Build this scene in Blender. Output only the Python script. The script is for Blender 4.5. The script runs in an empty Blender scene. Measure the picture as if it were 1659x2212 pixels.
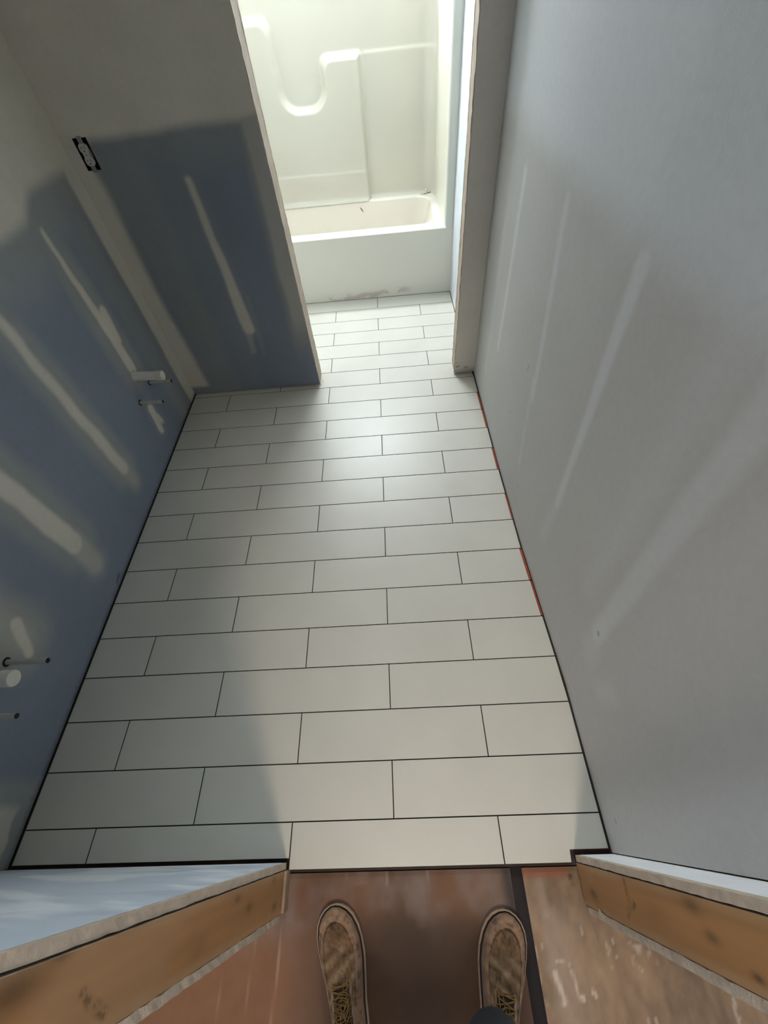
import bpy, bmesh, math, random
import numpy as np
from mathutils import Matrix, Vector

random.seed(4)
rng = np.random.RandomState(4)
sc = bpy.context.scene
C = sc.collection

# ------------------------------------------------------------------ camera
F_PX = 891.74                      # focal length in pixels of the 1659 px wide frame
RIGHT = Vector((0.9969, -0.0251, -0.0750)); FWD = Vector((-0.0451, 0.5983, -0.8000)).normalized()
RIGHT = (RIGHT - FWD * RIGHT.dot(FWD)).normalized(); UP = RIGHT.cross(FWD)
cam_d = bpy.data.cameras.new('camera'); cam = bpy.data.objects.new('camera', cam_d); C.objects.link(cam)
cam_d.sensor_fit = 'HORIZONTAL'; cam_d.sensor_width = 36; cam_d.lens = F_PX / 1659 * 36; cam_d.clip_start = 0.02
M = Matrix(((RIGHT.x, UP.x, -FWD.x), (RIGHT.y, UP.y, -FWD.y), (RIGHT.z, UP.z, -FWD.z))).to_4x4()
M.translation = Vector((0.390, 0.1471, 1.5241)); cam.matrix_world = M
sc.camera = cam

# ------------------------------------------------------------------ light
sc.view_settings.view_transform = 'Standard'; sc.view_settings.look = 'None'
sc.view_settings.gamma = 1; sc.view_settings.use_curve_mapping = False
sc.view_settings.exposure = 0.24
w = bpy.data.worlds.new('world'); sc.world = w; w.use_nodes = True
w.node_tree.nodes['Background'].inputs[0].default_value = (0.84, 0.91, 1.0, 1)
w.node_tree.nodes['Background'].inputs[1].default_value = 0.68

def area(name, loc, target, sx, sy, power, color, spread=180):
    d = bpy.data.lights.new(name, 'AREA'); d.shape = 'RECTANGLE'; d.size = sx; d.size_y = sy
    d.energy = power; d.color = color; d.spread = math.radians(spread)
    o = bpy.data.objects.new(name, d); C.objects.link(o); o.location = loc
    o.rotation_euler = (Vector(target) - Vector(loc)).to_track_quat('-Z', 'Y').to_euler()
    return o
area('window_daylight', (0.10, 4.19, 2.155), (0.14, 1.9, 0.9), 0.88, 0.40, 180, (0.88, 0.95, 1.0))
area('tub_room_fill', (0.05, 3.66, 2.42), (0.05, 3.60, 0.0), 0.5, 0.4, 7.0, (0.92, 0.97, 1.0))  # added fill for the ledges and back panel; the ceiling has no opening
area('hall_lamp_light', (0.40, -0.95, 2.40), (0.40, 0.02, 0.0), 0.26, 0.26, 3.9, (1.0, 0.82, 0.64), 84)

# ------------------------------------------------------------------ helpers
def link(name, me, m=None, parent=None, loc=None):
    o = bpy.data.objects.new(name, me); C.objects.link(o)
    if m is not None and me is not None: me.materials.append(m)
    if parent is not None: o.parent = parent
    if loc is not None: o.location = loc
    return o
def obj(name, bm, m=None, parent=None, smooth=False, loc=None):
    me = bpy.data.meshes.new(name)
    bmesh.ops.recalc_face_normals(bm, faces=bm.faces)
    bm.to_mesh(me); bm.free()
    if smooth: me.polygons.foreach_set('use_smooth', [True] * len(me.polygons))
    return link(name, me, m, parent, loc)
def tag(o, label, cat, group=None, kind=None):
    o['label'] = label; o['category'] = cat
    if group: o['group'] = group
    if kind: o['kind'] = kind
    return o
def struct(o):
    o['kind'] = 'structure'; return o
def empty(name, loc=(0, 0, 0)):
    o = bpy.data.objects.new(name, None); C.objects.link(o); o.location = loc; o.empty_display_size = 0.05; return o
def box(bm, x0, x1, y0, y1, z0, z1, bev=0.0):
    r = bmesh.ops.create_cube(bm, size=1.0)
    for v in r['verts']:
        v.co = Vector((x0 + (v.co.x + .5) * (x1 - x0), y0 + (v.co.y + .5) * (y1 - y0), z0 + (v.co.z + .5) * (z1 - z0)))
    if bev:
        es = list({e for v in r['verts'] for e in v.link_edges})
        bmesh.ops.bevel(bm, geom=es, offset=bev, segments=2, affect='EDGES', profile=0.6)
def boxo(name, x0, x1, y0, y1, z0, z1, m, parent=None, bev=0.0):
    bm = bmesh.new(); box(bm, x0, x1, y0, y1, z0, z1, bev); return obj(name, bm, m, parent)
def frames(pts):
    pts = [Vector(p) for p in pts]; out = []; n = None
    for i, p in enumerate(pts):
        t = (pts[min(i + 1, len(pts) - 1)] - pts[max(i - 1, 0)]).normalized()
        if n is None: n = t.orthogonal().normalized()
        n = (n - t * n.dot(t)).normalized(); out.append((p, n, t.cross(n)))
    return out
def tube(bm, pts, r, seg=10, caps=True):
    rings = []
    rr = r if hasattr(r, '__len__') else [r] * len(pts)
    for (p, a, b), q in zip(frames(pts), rr):
        rings.append([bm.verts.new(p + a * math.cos(2 * math.pi * k / seg) * q + b * math.sin(2 * math.pi * k / seg) * q) for k in range(seg)])
    for A, B in zip(rings, rings[1:]):
        for k in range(seg): bm.faces.new((A[k], A[(k + 1) % seg], B[(k + 1) % seg], B[k]))
    if caps: bm.faces.new(rings[0][::-1]); bm.faces.new(rings[-1])
def smooth_path(pts, n=6):
    P = [Vector(p) for p in pts]; P = [P[0]] + P + [P[-1]]; out = []
    for i in range(1, len(P) - 2):
        for k in range(n):
            t = k / n; a, b, c, d = P[i - 1], P[i], P[i + 1], P[i + 2]
            out.append(0.5 * ((2 * b) + (c - a) * t + (2 * a - 5 * b + 4 * c - d) * t * t + (3 * b - a - 3 * c + d) * t ** 3))
    out.append(P[-2]); return out

# value noise in numpy
def vnoise(u, v, seed):
    r = np.random.RandomState(seed); T = r.rand(256, 256)
    i = np.floor(u).astype(int); j = np.floor(v).astype(int); a = u - i; b = v - j
    a = a * a * (3 - 2 * a); b = b * b * (3 - 2 * b); i %= 256; j %= 256; i1 = (i + 1) % 256; j1 = (j + 1) % 256
    return (T[i, j] * (1 - a) + T[i1, j] * a) * (1 - b) + (T[i, j1] * (1 - a) + T[i1, j1] * a) * b
def fbm(u, v, seed, oct=4):
    s = 0; a = 0.5; t = 0
    for k in range(oct):
        s = s + a * vnoise(u * 2 ** k + 17.3 * k, v * 2 ** k + 9.1 * k, seed + k); t += a; a *= 0.5
    return s / t
def sst(a, b, x): t = np.clip((x - a) / (b - a), 0, 1); return t * t * (3 - 2 * t)
def capsule(u, v, a, b, r0, r1):
    a = np.array(a); b = np.array(b); d = b - a; L = (d * d).sum() + 1e-9
    t = np.clip(((u - a[0]) * d[0] + (v - a[1]) * d[1]) / L, 0, 1)
    return np.hypot(u - a[0] - t * d[0], v - a[1] - t * d[1]) - (r0 + (r1 - r0) * t)
def poly_mask(d, f): return 1 - sst(-f, f, d)
def mixc(c0, c1, m): return c0 * (1 - m[..., None]) + c1 * m[..., None]

# ------------------------------------------------------------------ materials
def mat(name, col, rough=0.6, noise=0.0, nscale=8.0, bump=0.0, bscale=120.0, spec=0.5, attr=None, coat=0.0, stretch=None):
    m = bpy.data.materials.new(name); m.use_nodes = True; nt = m.node_tree; N = nt.nodes; Lk = nt.links
    B = N['Principled BSDF']; B.inputs['Roughness'].default_value = rough
    B.inputs['Specular IOR Level'].default_value = spec; B.inputs['Coat Weight'].default_value = coat
    tc = N.new('ShaderNodeTexCoord'); mp = N.new('ShaderNodeMapping'); Lk.new(tc.outputs['Object'], mp.inputs[0])
    if stretch: mp.inputs['Scale'].default_value = stretch
    if attr:
        a = N.new('ShaderNodeVertexColor'); a.layer_name = attr; src = a.outputs[0]
    else:
        rgb = N.new('ShaderNodeRGB'); rgb.outputs[0].default_value = (*col, 1); src = rgb.outputs[0]
    if noise:
        t = N.new('ShaderNodeTexNoise'); t.inputs['Scale'].default_value = nscale; t.inputs['Detail'].default_value = 5
        Lk.new(mp.outputs[0], t.inputs['Vector'])
        r = N.new('ShaderNodeMapRange'); r.inputs['From Min'].default_value = .25; r.inputs['From Max'].default_value = .75
        r.inputs['To Min'].default_value = 1 - noise; r.inputs['To Max'].default_value = 1 + noise
        Lk.new(t.outputs[0], r.inputs[0])
        mx = N.new('ShaderNodeVectorMath'); mx.operation = 'SCALE'; Lk.new(src, mx.inputs[0]); Lk.new(r.outputs[0], mx.inputs['Scale']); src = mx.outputs[0]
    Lk.new(src, B.inputs['Base Color'])
    if bump:
        t2 = N.new('ShaderNodeTexNoise'); t2.inputs['Scale'].default_value = bscale; t2.inputs['Detail'].default_value = 4
        Lk.new(mp.outputs[0], t2.inputs['Vector'])
        b = N.new('ShaderNodeBump'); b.inputs['Strength'].default_value = bump; b.inputs['Distance'].default_value = 0.002
        Lk.new(t2.outputs[0], b.inputs['Height']); Lk.new(b.outputs[0], B.inputs['Normal'])
    return m
M_wall = mat('drywall_attr', (1, 1, 1), 0.75, noise=0.03, nscale=60, bump=0.12, bscale=300, attr='Col', spec=0.3)
M_white = mat('primed_drywall', (0.72, 0.73, 0.72), 0.7, noise=0.03, nscale=10)
M_ceil = mat('ceiling_white', (0.8, 0.8, 0.78), 0.8, noise=0.02)
M_gyp = mat('gypsum_edge', (0.56, 0.47, 0.37), 0.9, noise=0.18, nscale=45, bump=0.6, bscale=180)
M_paper = mat('paper_edge', (0.34, 0.24, 0.155), 0.9, noise=0.2, nscale=60)
M_wood = mat('framing_lumber', (0.46, 0.29, 0.14), 0.65, noise=0.16, nscale=6, bump=0.2, bscale=60, attr='Col', stretch=(1, 1, 0.15))
M_stud = mat('stud_plain', (0.42, 0.27, 0.14), 0.7, noise=0.15, nscale=12, stretch=(1, 1, .2))
def tile_mat():
    m = mat('porcelain_tile', (0.61, 0.595, 0.525), 0.38, noise=0.035, nscale=5, bump=0.03, bscale=90, spec=0.45)
    return m
M_pale = mat('pale_lumber', (0.47, 0.39, 0.31), 0.8, noise=0.2, nscale=14, bump=0.3, bscale=80)
M_tile = tile_mat()
M_tside = M_tile
M_thin = mat('dark_thinset', (0.014, 0.013, 0.014), 0.95, noise=0.3, nscale=80)
M_orange = mat('orange_membrane', (0.36, 0.065, 0.02), 0.7, noise=0.3, nscale=40)
M_sub = mat('dark_subfloor', (0.05, 0.035, 0.028), 0.9, noise=0.3, nscale=20)
M_fg = mat('cream_fiberglass', (0.80, 0.78, 0.68), 0.22, noise=0.012, nscale=4, spec=0.5, attr='Col')
M_pvc = mat('white_pvc', (0.72, 0.70, 0.62), 0.35, noise=0.03, nscale=30)
M_pex = mat('translucent_pex', (0.42, 0.42, 0.38), 0.4, noise=0.05, nscale=30)
M_black = mat('black_void', (0.006, 0.007, 0.009), 0.8, noise=0.1, nscale=30)
M_outlet = mat('white_nylon', (0.52, 0.51, 0.47), 0.4, noise=0.02, nscale=30)
M_steel = mat('galvanised_steel', (0.35, 0.36, 0.34), 0.45, noise=0.1, nscale=60)
M_steel.node_tree.nodes['Principled BSDF'].inputs['Metallic'].default_value = 0.8
M_hall = mat('hall_floor_attr', (1, 1, 1), 0.55, noise=0.08, nscale=30, bump=0.15, bscale=90, attr='Col', spec=0.35)
M_tape = mat('black_gap', (0.014, 0.009, 0.009), 0.9, noise=0.7, nscale=9)
M_denim = mat('navy_denim', (0.007, 0.010, 0.014), 0.95, noise=0.25, nscale=40, bump=0.4, bscale=400)
M_suede = mat('worn_tan_suede', (1, 1, 1), 0.85, noise=0.18, nscale=50, bump=0.5, bscale=220, attr='Col', spec=0.2)
M_sole = mat('shoe_sole', (0.34, 0.23, 0.155), 0.8, noise=0.2, nscale=60)
M_welt = mat('dark_welt_groove', (0.02, 0.014, 0.012), 0.9, noise=0.2, nscale=60)
M_lace = mat('mustard_laces', (0.17, 0.092, 0.022), 0.9, noise=0.3, nscale=120, bump=0.5, bscale=500)
M_tongue = mat('dark_tongue', (0.045, 0.024, 0.012), 0.9, noise=0.3, nscale=60)
M_debris = mat('plaster_crumb', (0.72, 0.69, 0.60), 0.8, noise=0.1, nscale=60)
M_chip = mat('brown_chip', (0.12, 0.08, 0.05), 0.8, noise=0.1, nscale=60)
M_frame = mat('window_white', (0.8, 0.8, 0.8), 0.4, noise=0.02)
def glass():
    m = bpy.data.materials.new('window_glass'); m.use_nodes = True
    b = m.node_tree.nodes['Principled BSDF']; b.inputs['Transmission Weight'].default_value = 1; b.inputs['Roughness'].default_value = 0.0
    b.inputs['Base Color'].default_value = (.95, .98, 1, 1); return m
M_glass = glass()

def grid_sheet(name, O, U, V, ulen, vlen, step, colfn, m, thick=0.0127, parent=None, holes=(), curve=None, disp=None):
    """drywall sheet: finely gridded face coloured by the joint compound on it, with a back and edges"""
    O = np.array(O, float); U = np.array(U, float); V = np.array(V, float); Nn = np.cross(U, V)
    nu = max(2, int(round(ulen / step)) + 1); nv = max(2, int(round(vlen / step)) + 1)
    u = np.linspace(0, ulen, nu); v = np.linspace(0, vlen, nv); uu, vv = np.meshgrid(u, v)   # (nv,nu)
    P = O + uu[..., None] * U + vv[..., None] * V
    if curve is not None: P = P + curve(P)[..., None] * Nn
    if disp is not None: P = P + disp(uu, vv)[..., None] * Nn
    co = P.reshape(-1, 3); idx = np.arange(nu * nv).reshape(nv, nu)
    f = np.stack([idx[:-1, :-1], idx[:-1, 1:], idx[1:, 1:], idx[1:, :-1]], -1)
    uc = (uu[:-1, :-1] + uu[1:, 1:]) / 2; vc = (vv[:-1, :-1] + vv[1:, 1:]) / 2; keep = np.ones(uc.shape, bool)
    for (a, b, c, d) in holes: keep &= ~((uc > a) & (uc < b) & (vc > c) & (vc < d))
    f = f[keep].reshape(-1, 4)
    # border ring, pushed back by the thickness
    ring = np.concatenate([idx[0, :], idx[1:, -1], idx[-1, -2::-1], idx[-2:0:-1, 0]])
    nb = len(ring); front = co[ring]; back = front - Nn * thick; base = len(co)
    co2 = np.concatenate([co, front, back]); a = base + np.arange(nb); b = np.roll(a, -1); ka = base + nb + np.arange(nb); kb = np.roll(ka, -1)
    side = np.stack([b, a, ka, kb], -1)
    faces = np.concatenate([f, side])
    me = bpy.data.meshes.new(name); me.vertices.add(len(co2)); me.vertices.foreach_set('co', co2.astype(np.float32).ravel())
    nf = len(faces); me.loops.add(nf * 4); me.loops.foreach_set('vertex_index', faces.astype(np.int32).ravel())
    me.polygons.add(nf); me.polygons.foreach_set('loop_start', np.arange(nf, dtype=np.int32) * 4)
    me.update(calc_edges=True); me.validate()
    me.polygons.foreach_set('use_smooth', [i < len(f) for i in range(nf)])
    col = colfn(uu, vv, P).reshape(-1, 3)
    col = np.concatenate([col, np.tile([[0.5, 0.42, 0.34]], (2 * nb, 1))]); col = np.concatenate([np.clip(col, 0, 1), np.ones((len(col), 1))], 1)
    at = me.color_attributes.new('Col', 'FLOAT_COLOR', 'POINT'); at.data.foreach_set('color', col.astype(np.float32).ravel())
    return link(name, me, m, parent)

BLUE = np.array([0.215, 0.252, 0.310]); THIN = np.array([0.310, 0.325, 0.320]); MUD = np.array([0.66, 0.625, 0.535])

# ------------------------------------------------------------------ left wall
ZTOP = 2.44
def left_col(u, v, P):
    y = P[..., 1]; z = P[..., 2]
    wy = y + 0.02 * (fbm(y * 9, z * 9, 3) - .5); wz = z + 0.03 * (fbm(y * 7, z * 7, 5) - .5)
    thin = np.zeros_like(y); mud = np.zeros_like(y)
    def add(a, b, r0, r1, tr, f=0.009, k=1.0):
        nonlocal thin, mud
        d = capsule(wy, wz, a, b, r0, r1)
        mud = np.maximum(mud, k * poly_mask(d, f)); thin = np.maximum(thin, poly_mask(d - tr, 0.04))
    add((1.885, 0.46), (1.885, 1.03), 0.032, 0.010, 0.065)
    add((1.90, 0.60), (1.93, 0.70), 0.040, 0.028, 0.02)
    add((1.435, 0.25), (1.44, 1.13), 0.030, 0.018, 0.055, 0.014, .85)
    add((1.435, 0.17), (1.44, 0.30), 0.030, 0.03, 0.02, 0.03, .25)
    add((1.005, 0.30), (1.02, 1.16), 0.042, 0.022, 0.06, 0.012, .9)
    add((0.995, 0.18), (1.01, 0.30), 0.040, 0.045, 0.02, 0.02, .35)
    add((0.605, 0.275), (0.665, 0.365), 0.016, 0.024, 0.03)
    add((0.63, 0.33), (0.63, 1.1), 0.055, 0.075, 0.06, 0.05, .35)
    add((0.25, 0.30), (0.25, 1.1), 0.03, 0.05, 0.06, 0.05, .35)
    add((1.838, 0.250), (1.812, 0.145), 0.027, 0.020, 0.01)
    add((1.86, 0.17), (1.85, 0.20), 0.016, 0.018, 0.01, 0.008, .9)
    zt = 1.115 + 0.05 * (fbm(y * 4, z * 2, 9) - .5) - 0.05 * sst(1.95, 1.8, y)
    mud = np.maximum(mud, sst(zt - .02, zt + .03, z)); thin = np.maximum(thin, 0.9 * sst(zt - .26, zt - .04, z))
    cb = 2.195 + 0.02 * (fbm(y * 5, z * 5, 11) - .5)
    cm = sst(cb - .012, cb + .02, y); mud = np.maximum(mud, cm * 0.92)
    thin = np.maximum(thin, 0.75 * sst(1.95, 2.10, y) * (0.5 + 0.7 * fbm(y * 22, z * 2.2, 13)))
    # near corner patch, ragged along the floor
    rg = 0.045 + 0.05 * (fbm(y * 25, z * 25, 15) - .3)
    nc = sst(.225, .19, y) * sst(rg - .008, rg + .008, z) * (0.55 + .3 * fbm(y * 12, z * 12, 17)); mud = np.maximum(mud, nc)
    nc2 = sst(.30, .24, y) * (1 - sst(.22, .26, z)); thin = np.maximum(thin, nc2 * .8)
    thin = np.clip(thin * (0.65 + 0.7 * fbm(y * 12, z * 3, 19)), 0, 1)
    c = mixc(np.broadcast_to(BLUE, y.shape + (3,)), THIN, thin)
    tone = (0.93 + 0.14 * fbm(y * 6, z * 6, 21))
    c = mixc(c, MUD, np.clip(mud * (0.93 + .1 * fbm(y * 30, z * 8, 23)), 0, 1)) * tone[..., None]
    dk = poly_mask(capsule(y, z, (1.02, .035), (.985, .028), .006, .004), .006); c = c * (1 - .6 * dk[..., None])
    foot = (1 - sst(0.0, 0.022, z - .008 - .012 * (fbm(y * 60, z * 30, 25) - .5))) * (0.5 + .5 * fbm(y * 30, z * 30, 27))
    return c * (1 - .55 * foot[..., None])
# O at y high so that U x V points into the room (+x)
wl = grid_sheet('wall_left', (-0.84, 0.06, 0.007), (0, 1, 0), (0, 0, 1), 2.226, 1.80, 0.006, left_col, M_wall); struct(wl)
boxo('drywall_upper_sheet', -0.853, -0.84, 0.043, 2.29, 1.807, ZTOP, mat('upper_mud', tuple(MUD), 0.8, noise=.05), wl)
boxo('framing', -0.94, -0.854, -0.06, 2.42, 0.0, ZTOP, M_stud, wl)

# ------------------------------------------------------------------ right wall (slightly bowed)
RWY = [0.0, 0.06, 0.50, 1.05, 1.54, 1.96, 2.29]; RWX = [0.905, 0.905, 0.905, 0.880, 0.871, 0.869, 0.868]
def rwx(y): return np.interp(y, RWY, RWX)
def right_col(u, v, P):
    y = P[..., 1]; z = P[..., 2]
    wy = y + 0.015 * (fbm(y * 9, z * 5, 33) - .5); wz = z + 0.03 * (fbm(y * 7, z * 7, 35) - .5)
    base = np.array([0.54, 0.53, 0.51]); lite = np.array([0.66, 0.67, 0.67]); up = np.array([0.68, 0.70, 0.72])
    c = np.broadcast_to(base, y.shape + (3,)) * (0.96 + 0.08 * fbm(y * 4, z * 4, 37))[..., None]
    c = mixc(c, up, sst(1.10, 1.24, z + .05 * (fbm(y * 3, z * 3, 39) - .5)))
    def add(a, b, r0, r1, k, f=.012):
        nonlocal c
        c = mixc(c, lite, k * poly_mask(capsule(wy, wz, a, b, r0, r1), f))
    add((1.85, 0.42), (1.86, 1.06), .016, .02, .8)
    add((2.02, 0.2), (2.02, .9), .02, .02, .35, .03)
    add((1.33, 0.55), (1.435, 1.10), .014, .018, .55)
    add((1.30, 0.26), (1.36, .60), .012, .014, .35)
    add((0.945, 0.44), (0.995, 1.13), .014, .024, .85)
    add((0.95, 0.25), (0.95, .5), .03, .02, .28, .03)
    add((0.545, 0.36), (0.590, 1.16), .026, .034, .62, .016)
    add((0.66, 0.42), (0.70, 1.10), .03, .04, .25, .04)
    add((0.53, 0.28), (0.545, .4), .04, .03, .4, .03)
    add((0.42, 0.27), (0.40, .33), .03, .03, .3, .03)
    add((0.10, 0.02), (0.10, 1.6), .07, .09, .55, .05)
    for (a, b, r, k) in (((1.262, .170), (1.250, .160), .0016, .75), ((0.545, .380), (0.541, .374), .0035, .65), ((1.435, .617), (1.435, .600), .005, .25), ((1.513, .342), (1.512, .341), .003, .5), ((.13, .10), (.128, .098), .0035, .5)):
        c = c * (1 - k * poly_mask(capsule(y, z, a, b, r, r), .003))[..., None]
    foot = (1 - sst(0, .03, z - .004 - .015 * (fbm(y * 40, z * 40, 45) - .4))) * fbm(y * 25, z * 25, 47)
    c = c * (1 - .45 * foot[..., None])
    return c
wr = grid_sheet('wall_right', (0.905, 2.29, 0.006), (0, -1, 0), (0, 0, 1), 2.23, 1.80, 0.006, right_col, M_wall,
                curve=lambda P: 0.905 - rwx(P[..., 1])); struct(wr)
boxo('drywall_upper_sheet', 0.88, 0.905, 0.043, 2.29, 1.806, ZTOP, mat('upper_mud_right', (.58, .58, .57), 0.8, noise=.05), wr)
boxo('framing', 0.925, 1.01, -0.06, 2.42, 0.0, ZTOP, M_stud, wr)

# ------------------------------------------------------------------ back wall with the doorless opening
BY = 2.285
def back_col(u, v, P):
    x = P[..., 0]; z = P[..., 2]
    wx = x + 0.02 * (fbm(x * 9, z * 6, 53) - .5); wz = z + 0.03 * (fbm(x * 7, z * 7, 55) - .5)
    thin = np.zeros_like(x); mud = np.zeros_like(x)
    thin = np.maximum(thin, 0.85 * sst(-.46, -.60, wx) * (0.6 + .6 * fbm(x * 20, z * 2, 57)))
    thin = np.maximum(thin, .35 * sst(-.36, -.42, wx))
    bd = -.772 + .03 * sst(.6, .1, z) + .02 * (fbm(x * 5, z * 5, 59) - .5)
    mud = np.maximum(mud, .92 * sst(bd + .03, bd - .015, x) * sst(.04, .07, z))
    zt = 1.205 + .02 * (fbm(x * 8, z * 2, 61) - .5) + .02 * x
    mud = np.maximum(mud, sst(zt - .022, zt + .022, z)); thin = np.maximum(thin, .8 * sst(zt - .20, zt - .02, z) * (.5 + .7 * fbm(x * 9, z * 9, 63)))
    d = capsule(wx, wz, (-.405, 1.03), (-.372, .39), .014, .030)
    mud = np.maximum(mud, .72 * poly_mask(d, .010)); thin = np.maximum(thin, .7 * poly_mask(d - .02, .03))
    d = capsule(wx, wz, (-.39, .26), (-.385, .40), .014, .02); mud = np.maximum(mud, .28 * poly_mask(d, .014))
    d = capsule(wx, wz, (-.335, .24), (-.325, .55), .008, .01); thin = np.maximum(thin, .8 * poly_mask(d, .012))
    e = sst(-.145, -.115, wx) * sst(.25, .5, z); mud = np.maximum(mud, .42 * e); thin = np.maximum(thin, .9 * sst(-.17, -.14, wx) * sst(.12, .35, z))
    thin = np.clip(thin, 0, 1)
    c = mixc(np.broadcast_to(BLUE * np.array([.91, .89, .88]), x.shape + (3,)), THIN * .85, thin)
    c = mixc(c, MUD * np.array([.97, .95, .94]), np.clip(mud, 0, 1)) * (0.93 + 0.14 * fbm(x * 6, z * 6, 65))[..., None]
    return c
wb = empty('wall_back'); struct(wb)
HOLE = (-0.790, -0.735, 1.098, 1.196)          # outlet cut-out in x and z
grid_sheet('drywall_sheet', (-0.84, BY, 0.008), (1, 0, 0), (0, 0, 1), 0.778, 1.80, 0.005, back_col, M_wall, parent=wb, thick=.0127,
           holes=[(HOLE[0] + .84, HOLE[1] + .84, HOLE[2] - .008, HOLE[3] - .008)])
# NB the face looks towards -y
def stub_col(u, v, P):
    x = P[..., 0]; z = P[..., 2]
    c = np.broadcast_to(np.array([0.70, 0.65, 0.58]), x.shape + (3,)) * (0.95 + .1 * fbm(x * 8, z * 8, 71))[..., None]
    for (a, b, r, k) in (((.765, .050), (.780, .055), .004, .85), ((.812, .042), (.830, .045), .005, .6), ((.762, .075), (.77, .075), .003, .4)):
        c = c * (1 - k * poly_mask(capsule(x, z, a, b, r, r * .6), .006))[..., None]
    c = c * (1 - .35 * (1 - sst(0.01, .05, z)))[..., None]
    return c
grid_sheet('drywall_sheet', (0.754, BY, 0.010), (1, 0, 0), (0, 0, 1), 0.115, 1.80, 0.005, stub_col, M_wall, parent=wb)
def chipped_edge(name, x0, x1, y0, y1, z0, z1, m, parent, axis, seed, amp=.0022, step=.02):
    """long thin cut edge of gypsum board, chipped along its length; axis = +-1 side (in x) that is chipped"""
    bm = bmesh.new(); r = random.Random(seed); n = int((z1 - z0) / step); rings = []
    for i in range(n + 1):
        z = z0 + (z1 - z0) * i / n; a = r.uniform(0, amp); b = r.uniform(0, amp); c = r.uniform(-amp * .4, amp * .4)
        if axis > 0: q = [(x0, y0), (x1 - a, y0 + c), (x1 - b, y1 + c), (x0, y1)]
        else: q = [(x0 + a, y0 + c), (x1, y0), (x1, y1), (x0 + b, y1 + c)]
        rings.append([bm.verts.new((p[0], p[1], z)) for p in q])
    for A, B in zip(rings, rings[1:]):
        for k in range(4): bm.faces.new((A[k], A[(k + 1) % 4], B[(k + 1) % 4], B[k]))
    bm.faces.new(rings[0][::-1]); bm.faces.new(rings[-1]); return obj(name, bm, m, parent)
HEAD = 2.06
for nm, (xa, xb) in (('l', (-.062, -.055)), ('r', (.747, .754))): pass
chipped_edge('drywall_edge', -.066, -.058, BY + .0006, BY + .0135, .012, HEAD, M_gyp, wb, 1, 1)
boxo('stud', -.098, -.0605, BY + .0135, 2.392, 0, HEAD, M_pale, wb)
boxo('stud', -.838, -.800, BY + .0135, 2.392, 0, HEAD, M_stud, wb)
chipped_edge('drywall_edge', -.072, -.0585, 2.3925, 2.405, .012, HEAD, M_gyp, wb, 1, 2)
chipped_edge('drywall_edge', .748, .757, BY + .0006, BY + .0135, .010, HEAD, M_gyp, wb, -1, 3, amp=.003)
boxo('stud', .7540, .790, BY + .016, 2.390, 0, HEAD, M_pale, wb)
chipped_edge('drywall_edge', .752, .764, 2.3925, 2.405, .012, HEAD, M_gyp, wb, -1, 4)
boxo('drywall_far_sheet', -.84, -.070, 2.3925, 2.405, .01, ZTOP, M_white, wb)
boxo('drywall_far_sheet', .762, .87, 2.3925, 2.405, .01, ZTOP, M_white, wb)
boxo('header', -.84, .88, BY + .0005, 2.405, HEAD, ZTOP, M_white, wb)
boxo('drywall_upper_sheet', -.84, -.062, BY + .0003, BY + .0127, 1.812, ZTOP, mat('upper_mud_back', tuple(MUD * .95), 0.8, noise=.05), wb)
boxo('bottom_plate', -.80, -.099, BY + .028, 2.385, -.010, .038, M_thin, wb)  # plate coloured near black: shade of the gap under the board painted in

# ------------------------------------------------------------------ front wall with the doorway the photographer stands in
wf = empty('wall_front'); struct(wf)
def front_left_col(u, v, P):
    x = P[..., 0]; z = P[..., 2]; n = fbm(x * 3 + z * 1.2, z * 9 - x * 5, 73)
    c = np.broadcast_to(np.array([.60, .68, .78]), x.shape + (3,))
    c = mixc(c, np.array([.80, .86, .93]), sst(.45, .65, n)); c = mixc(c, np.array([.44, .52, .62]), .6 * sst(.5, .3, fbm(x * 4, z * 10, 75)))
    return c
grid_sheet('drywall_sheet', (-.84, .0575, .010), (0, 0, 1), (1, 0, 0), 1.80, .826, .008, front_left_col, M_wall, parent=wf)
def front_right_col(u, v, P):
    x = P[..., 0]; z = P[..., 2]
    return np.broadcast_to(np.array([.88, .90, .93]), x.shape + (3,)) * (.95 + .1 * fbm(x * 9, z * 5, 77))[..., None]
grid_sheet('drywall_sheet', (.815, .0575, .010), (0, 0, 1), (1, 0, 0), 1.80, .094, .008, front_right_col, M_wall, parent=wf)

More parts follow.
